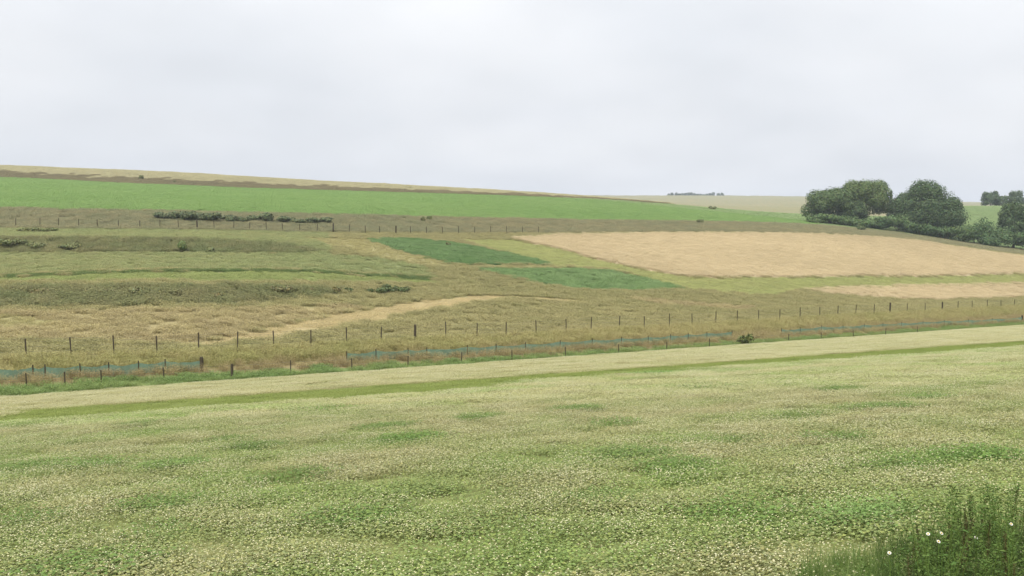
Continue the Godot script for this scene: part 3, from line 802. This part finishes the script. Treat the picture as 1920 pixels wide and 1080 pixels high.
# ---------------------------------------------------------------- the weeds by the camera
func leaf_mesh(l: float, w: float, droop: float, col: Color) -> ArrayMesh:
	var s := Soup.new()
	var n := 6
	var pts := []
	for k in n + 1:
		var f := float(k) / n
		var wd := w * 0.5 * sin(PI * pow(f, 0.75)) + 0.0008
		var y := l * (0.35 * f - droop * f * f)
		pts.append([Vector3(l * f * 0.92, y + wd * 0.35, wd), Vector3(l * f * 0.92, y, 0), Vector3(l * f * 0.92, y + wd * 0.35, -wd)])
	for k in n:
		s.quad(pts[k][0], pts[k + 1][0], pts[k + 1][1], pts[k][1], col)
		s.quad(pts[k][1], pts[k + 1][1], pts[k + 1][2], pts[k][2], col)
	return s.mesh()

func weed(kind: int, label: String, group: String) -> Node3D:
	# kind 0: dock with a seed spire; 1: leafy stem
	var t := thing("dock_plant" if kind == 0 else "leafy_weed", Vector3.ZERO, label, "weed", group)
	var h := rng.randf_range(0.44, 0.58) if kind == 0 else rng.randf_range(0.4, 0.54)
	var stem := Soup.new()
	var bend := Vector3(rng.randf_range(-0.05, 0.05), 0, rng.randf_range(-0.05, 0.05))
	var sc := lin(108, 92, 58) if kind == 0 else lin(92, 112, 54)
	var p := Vector3(0, -0.03, 0)
	for k in 5:
		var f := (k + 1) / 5.0
		var q := Vector3(bend.x * f * f, h * f, bend.z * f * f)
		stem.tube(p, q, 0.0045 - 0.0006 * k, 0.0039 - 0.0006 * k, 5, sc)
		p = q
	part("stem", stem.mesh(), M.leaf, t)
	if kind == 0:
		var s := Soup.new()
		for k in 230:
			var f := rng.randf_range(0.42, 1.0)
			var a := rng.randf() * TAU
			var rr := 0.026 * (1.15 - f) * rng.randf_range(0.3, 1.1) + 0.003
			var c := Vector3(bend.x * f * f + cos(a) * rr, h * f + rng.randf_range(-0.004, 0.008), bend.z * f * f + sin(a) * rr)
			var u := Vector3(rng.randfn(), rng.randfn(), rng.randfn()).normalized() * rng.randf_range(0.004, 0.007)
			var v := u.cross(Vector3(rng.randfn(), rng.randfn(), rng.randfn()).normalized())
			var col := lin(84, 80, 52).lerp(lin(86, 98, 56), rng.randf())
			s.tri(c - u, c + v, c + u, col)
			s.tri(c - u, c + u, c - v, col)
		part("seed_head", s.mesh(), M.leaf, t)
	else:
		var s := Soup.new()
		for k in 150:
			var f := rng.randf_range(0.12, 1.0)
			var a := rng.randf() * TAU
			var rr := (0.075 - 0.06 * f) * rng.randf_range(0.2, 1.0)
			var c := Vector3(bend.x * f * f + cos(a) * rr, h * f + rng.randf_range(-0.015, 0.02), bend.z * f * f + sin(a) * rr)
			var u := Vector3(cos(a), rng.randf_range(-0.2, 0.9), sin(a)).normalized() * rng.randf_range(0.010, 0.022)
			var v := u.cross(Vector3(rng.randfn(), rng.randfn(), rng.randfn()).normalized()) * 0.3
			var col := lin(66, 90, 42).lerp(lin(98, 116, 60), rng.randf())
			s.tri(c, c + u * 0.5 + v, c + u, col)
			s.tri(c, c + u, c + u * 0.5 - v, col)
		part("foliage", s.mesh(), M.leaf, t)
	var count := 6 if kind == 0 else 7
	for k in count:
		var f := rng.randf_range(0.04, 0.4) if kind == 0 else lerpf(0.1, 0.97, float(k) / (count - 1))
		var o := part("leaf", leaves[rng.randi() % leaves.size()], M.leaf, t, Vector3(bend.x * f * f, h * f, bend.z * f * f))
		var sz := rng.randf_range(0.9, 1.35) if kind == 0 else lerpf(1.05, 0.5, f) * rng.randf_range(0.8, 1.15)
		o.scale = Vector3.ONE * sz
		o.rotation = Vector3(rng.randf_range(-0.3, 0.3), k * 2.4 + rng.randf_range(-0.4, 0.4), rng.randf_range(-0.1, 0.6))
	return t

var leaves := []
func build_weeds() -> void:
	for k in 8:
		var g := rng.randf()
		leaves.append(leaf_mesh(rng.randf_range(0.055, 0.085), rng.randf_range(0.016, 0.026), rng.randf_range(0.2, 0.7), lin(72, 96, 46).lerp(lin(102, 122, 64), g)))
	var protos := []
	var dock_label := "dark dock spire in the weedy corner beside the clover field"
	var leaf_label := "leafy green weed stem in the corner thicket beside the clover field"
	for k in 4:
		protos.append(weed(0, dock_label, "dock spires in the corner"))
	for k in 5:
		protos.append(weed(1, leaf_label, "leafy weeds in the corner"))
	var used := {}
	var placed := 0
	while placed < 330:
		var d := rng.randf_range(3.9, 5.75)
		var t := rng.randf_range(0.37, 0.84)
		# the thicket's edge runs away to the right
		if t < 0.425 + 0.06 * (d - 4.9) + 0.02 * n1.get_noise_1d(d * 90.0):
			continue
		if d > 4.75 + (minf(t, 0.66) - 0.40) * 5.6:
			continue
		var k := rng.randi() % protos.size()
		if placed % 6 == 0:
			k = rng.randi() % 4
		else:
			k = 4 + rng.randi() % 5
		var o: Node3D = protos[k]
		if used.has(k):
			o = protos[k].duplicate()
			o.name = numbered("dock_plant" if k < 4 else "leafy_weed")
			add_child(o)
		used[k] = true
		o.position = ground(t * d, d)
		o.rotation = Vector3(rng.randf_range(-0.12, 0.12), rng.randf() * TAU, rng.randf_range(-0.12, 0.12))
		o.scale = Vector3.ONE * rng.randf_range(0.62, 1.0) * (0.72 if t < 0.46 else 0.95) * (1.0 if k < 4 else 1.05)
		placed += 1
	# long grass among them
	for k in 760:
		var d := rng.randf_range(3.8, 5.6)
		var t := rng.randf_range(0.31, 0.9)
		if d > 4.95 + (minf(t, 0.6) - 0.34) * 3.4:
			continue
		var c := lin(104, 130, 66).lerp(lin(126, 144, 84), rng.randf()) if t < 0.42 else lin(74, 98, 50).lerp(lin(104, 120, 70), rng.randf())
		put("corner", ground(t * d, d), 0.05, 0.125, rng.randf_range(0.45, 0.8) * (0.62 if t < 0.42 else 0.72), c)
	# white flowers
	var fl := Soup.new()
	for k in 11:
		var a := TAU * k / 11.0
		var e := Vector3(cos(a), 0.12, sin(a))
		var w := Vector3(-sin(a), 0, cos(a)) * 0.003
		fl.quad(e * 0.004 - w * 0.6, e * 0.007 - w, e * 0.0095, e * 0.007 + w, Color(0.62, 0.6, 0.56))
		fl.tri(e * 0.004 - w * 0.6, e * 0.007 + w, e * 0.004 + w * 0.6, Color(0.62, 0.6, 0.56))
	var flower := fl.mesh()
	var eye := SphereMesh.new()
	eye.radius = 0.004; eye.height = 0.006; eye.radial_segments = 10; eye.rings = 5
	for e in [[0.469, 4.3, 0.39], [0.484, 4.3, 0.39], [0.481, 4.28, 0.355], [0.523, 4.32, 0.355], [0.426, 4.3, 0.305], [0.562, 4.3, 0.42]]:
		var at := ground(e[0] * e[1], e[1])
		var t := thing("daisy", at, "small white daisy among the dark corner weeds", "flower", "daisies in the corner")
		var s := Soup.new()
		s.tube(Vector3(0, -0.02, 0), Vector3(0.01, e[2] * 0.5, 0), 0.0025, 0.002, 5, lin(96, 120, 58))
		s.tube(Vector3(0.01, e[2] * 0.5, 0), Vector3(0, e[2], 0), 0.002, 0.0016, 5, lin(96, 120, 58))
		part("stem", s.mesh(), M.leaf, t)
		var f := part("flower_head", flower, M.leaf, t, Vector3(0, e[2], 0))
		f.rotation = Vector3(0.7, rng.randf() * 0.8 - 0.4, 0)
		part("flower_eye", eye, M.yellow, f, Vector3(0, 0.002, 0))
	# a patch of broad leaves just in front of them
	for k in 60:
		var d := rng.randf_range(6.0, 6.55)
		var t := rng.randf_range(0.365, 0.435)
		put("broadleaf", ground(t * d, d), 0.05, 0.125, rng.randf_range(0.8, 1.2), lin(116, 146, 78).lerp(lin(140, 162, 100), rng.randf()))

# ---------------------------------------------------------------- sky
func build_sky() -> Sky:
	var w := 1024
	var h := 512
	var img := Image.create(w, h, false, Image.FORMAT_RGBF)
	var cl := FastNoiseLite.new()
	cl.seed = 11
	cl.noise_type = FastNoiseLite.TYPE_SIMPLEX_SMOOTH
	cl.frequency = 0.9
	cl.fractal_octaves = 5
	cl.fractal_gain = 0.5
	for y in h:
		var el := (0.5 - (y + 0.5) / h) * PI
		for x in w:
			var az := (x + 0.5) / w * TAU
			var dir := Vector3(sin(az) * cos(el), sin(el), cos(az) * cos(el))
			# a cloud sheet seen from below: stretched towards the horizon
			var k := 1.0 / (absf(dir.y) + 0.22)
			var a := cl.get_noise_3d(dir.x * k * 0.8, 3.0, dir.z * k * 0.8)
			var b := cl.get_noise_3d(dir.x * k * 2.6, 9.0, dir.z * k * 2.6)
			var v := 1.04 + 0.10 * a + 0.05 * b
			var lift := 0.5 * (1.0 + 1.7 * dir.y * dir.y)
			var c := Color(0.775, 0.805, 0.85).lerp(Color(0.825, 0.84, 0.865), clampf(0.5 + a, 0.0, 1.0))
			img.set_pixel(x, y, Color(c.r * v * lift, c.g * v * lift, c.b * v * lift))
	var m := PanoramaSkyMaterial.new()
	m.panorama = ImageTexture.create_from_image(img)
	var s := Sky.new()
	s.sky_material = m
	return s

# ---------------------------------------------------------------- all of it
func _ready() -> void:
	rng.seed = 20240611
	n1.seed = 3; n1.frequency = 0.16; n1.fractal_octaves = 3
	n2.seed = 8; n2.frequency = 0.35; n2.fractal_octaves = 3
	n3.seed = 21; n3.frequency = 0.05; n3.fractal_octaves = 3
	var cam := Camera3D.new()
	cam.name = "camera"
	cam.position = Vector3(0, EYE, 0)
	cam.rotation_degrees = Vector3(-4.038, 0, 0)
	cam.fov = 35.24
	cam.near = 0.05
	cam.far = 9000.0
	add_child(cam)
	cam.current = true
	var env := Environment.new()
	env.background_mode = Environment.BG_SKY
	env.sky = build_sky()
	env.tonemap_mode = Environment.TONE_MAPPER_LINEAR
	env.tonemap_exposure = 2.0
	env.ambient_light_source = Environment.AMBIENT_SOURCE_SKY
	env.sdfgi_enabled = true
	env.ssao_enabled = true
	env.ssil_enabled = true
	env.fog_enabled = true
	env.fog_density = 0.00025
	env.fog_light_color = Color(0.86, 0.89, 0.94)
	var we := WorldEnvironment.new()
	we.name = "world_environment"
	we.environment = env
	add_child(we)
	var sun := DirectionalLight3D.new()
	sun.name = "sun"
	sun.light_energy = 0.5
	sun.light_angular_distance = 24.0
	sun.light_color = Color(1.0, 0.98, 0.94)
	sun.shadow_enabled = true
	sun.rotation_degrees = Vector3(-58, -35, 0)
	add_child(sun)

	M.leaf = leafy(0.8, 0.4)
	M.grass = leafy(0.8, 0.8)
	M.head = leafy(0.95, 0.2)
	M.wood = leafy(0.95, 0.0)
	M.wire = plain(Color(0.25, 0.25, 0.25), 0.5)
	M.yellow = plain(Color(0.55, 0.38, 0.05), 0.8)
	M.net = plain(lin(124, 150, 128), 0.95)
	M.net.cull_mode = BaseMaterial3D.CULL_DISABLED
	for k in range(0, TUFTS.size(), 2):
		tuft_at.append(Vector2(TUFTS[k], TUFTS[k + 1]))
	build_land()
	wire_fence("wire_fence", FENCE_POSTS, 1.22, 0.036, [11, 31, 34], [0.25, 0.5, 0.75, 1.0, 1.14], "long post and wire fence along the foot of the far slope")
	wire_fence("wire_fence_001", UPPER_POSTS, 1.35, 0.05, [9, 17, 21], [0.4, 0.75, 1.05], "upper wire fence in front of the scrub below the green field")
	wire_fence("wire_fence_002", LOW_POSTS, 0.62, 0.028, [5], [0.3, 0.55], "low wire fence of thin stakes along the green verge")
	netting_fence(NET_A, 0.52, [8], "low teal netting fence ending at a thick dark stake")
	netting_fence(NET_B, 0.52, [], "long low teal netting fence half sunk in rusty grass")
	netting_fence(NET_C, 0.5, [11], "low teal netting fence past the rounded verge bush")
	build_trees()
	build_bushes()
	build_weeds()

	var ms := Soup.new()
	blades(ms, 70, 0.55, 0.05, 0.12, 0.004, 0.008, 1.0, tints(0.25))
	canopy(ms, 380, 0.55, 0.02, 0.085, 0.016, 0.034, 0.34, 0.5, tints(0.28))
	plant_stuff("meadow", "meadow_grass", ms.mesh(), M.grass, "short mixed grass and clover leaves of the pale field", "grass")
	var hs := Soup.new()
	add_heads(hs, 40, 0.55, 0.06, 0.11, 0.0058, 0.85, tints(0.25))
	plant_stuff("heads", "clover_blossoms", hs.mesh(), M.head, "cream clover flower heads speckling the field", "flowers")
	ms = Soup.new()
	blades(ms, 170, 1.1, 0.05, 0.11, 0.006, 0.012, 1.0, tints(0.22))
	canopy(ms, 900, 1.1, 0.02, 0.08, 0.024, 0.05, 0.3, 0.5, tints(0.24))
	plant_stuff("meadow_far", "field_grass", ms.mesh(), M.grass, "short grass and clover leaves of the lower pale field", "grass")
	hs = Soup.new()
	add_heads(hs, 110, 1.1, 0.06, 0.10, 0.0076, 0.85, tints(0.2))
	plant_stuff("heads_far", "field_blossoms", hs.mesh(), M.head, "cream clover flower heads speckling the lower field", "flowers")
	ms = Soup.new()
	blades(ms, 60, 0.55, 0.03, 0.07, 0.004, 0.008, 1.0, tints(0.25))
	canopy(ms, 170, 0.55, 0.02, 0.06, 0.02, 0.04, 0.2, 0.5, tints(0.2))
	plant_stuff("short", "mown_grass", ms.mesh(), M.grass, "short olive grass of the mown strip", "grass")
	ms = Soup.new()
	canopy(ms, 260, 1.3, 0.03, 0.12, 0.08, 0.16, 0.2, 0.6, tints(0.18))
	plant_stuff("short_wide", "mown_slope_grass", ms.mesh(), M.grass, "short olive grass on the far slope", "grass")
	ms = Soup.new()
	blades(ms, 50, 0.55, 0.10, 0.26, 0.008, 0.018, 1.0, tints(0.3))
	canopy(ms, 70, 0.55, 0.05, 0.18, 0.05, 0.12, 0.16, 0.7, tints(0.25))
	plant_stuff("verge", "verge_grass", ms.mesh(), M.grass, "lush green grass of the verge", "grass")
	ms = Soup.new()
	blades(ms, 60, 0.6, 0.25, 0.62, 0.006, 0.012, 0.9, tints(0.25))
	canopy(ms, 90, 0.6, 0.15, 0.5, 0.08, 0.18, 0.08, 0.7, tints(0.25))
	plant_stuff("rough", "long_grass", ms.mesh(), M.grass, "long yellowing grass along the valley fences", "grass")
	ms = Soup.new()
	blades(ms, 70, 1.3, 0.2, 0.5, 0.012, 0.022, 0.9, tints(0.25))
	canopy(ms, 200, 1.3, 0.08, 0.36, 0.12, 0.26, 0.12, 0.7, tints(0.25))
	plant_stuff("rough_wide", "slope_grass", ms.mesh(), M.grass, "rough long grass covering the far slope and banks", "grass")
	ms = Soup.new()
	canopy(ms, 200, 1.3, 0.0, 0.06, 0.08, 0.16, 0.14, 0.4, tints(0.2))
	plant_stuff("stubble", "trodden_grass", ms.mesh(), M.grass, "flattened straw on the worn track", "grass")
	ms = Soup.new()
	blades(ms, 24, 1.1, 0.55, 0.75, 0.008, 0.014, 0.3, tints(0.15))
	canopy(ms, 190, 1.1, 0.6, 0.76, 0.08, 0.15, 0.14, 0.4, tints(0.16))
	plant_stuff("barley", "barley_foliage", ms.mesh(), M.grass, "ripe standing barley stalks", "crop")
	ms = Soup.new()
	canopy(ms, 330, 2.0, 0.1, 0.3, 0.18, 0.34, 0.18, 0.6, tints(0.12))
	plant_stuff("crop", "green_crop_foliage", ms.mesh(), M.grass, "bright green young crop leaves", "crop")
	ms = Soup.new()
	canopy(ms, 300, 1.2, 0.04, 0.22, 0.1, 0.2, 0.26, 0.6, tints(0.22))
	plant_stuff("dark", "dark_crop_foliage", ms.mesh(), M.grass, "dark green broad crop leaves", "crop")
	ms = Soup.new()
	canopy(ms, 260, 2.6, 0.1, 0.3, 0.3, 0.5, 0.14, 0.5, tints(0.16))
	plant_stuff("hill", "hilltop_grass", ms.mesh(), M.grass, "dry grass on the hilltop", "grass")
	plant_stuff("corner", "corner_grass", grass_patch(44, 0.22, 0.2, 0.52, 0.004, 0.009, 0.55, tints(0.3)), M.grass, "long green grass in the weedy corner", "grass")
	plant_stuff("broadleaf", "clover_foliage", broad_patch(40, 0.3, 0.04, 0.12, 0.015, 0.032, tints(0.3)), M.grass, "patch of broad clover leaves beside the weedy corner", "leaves")
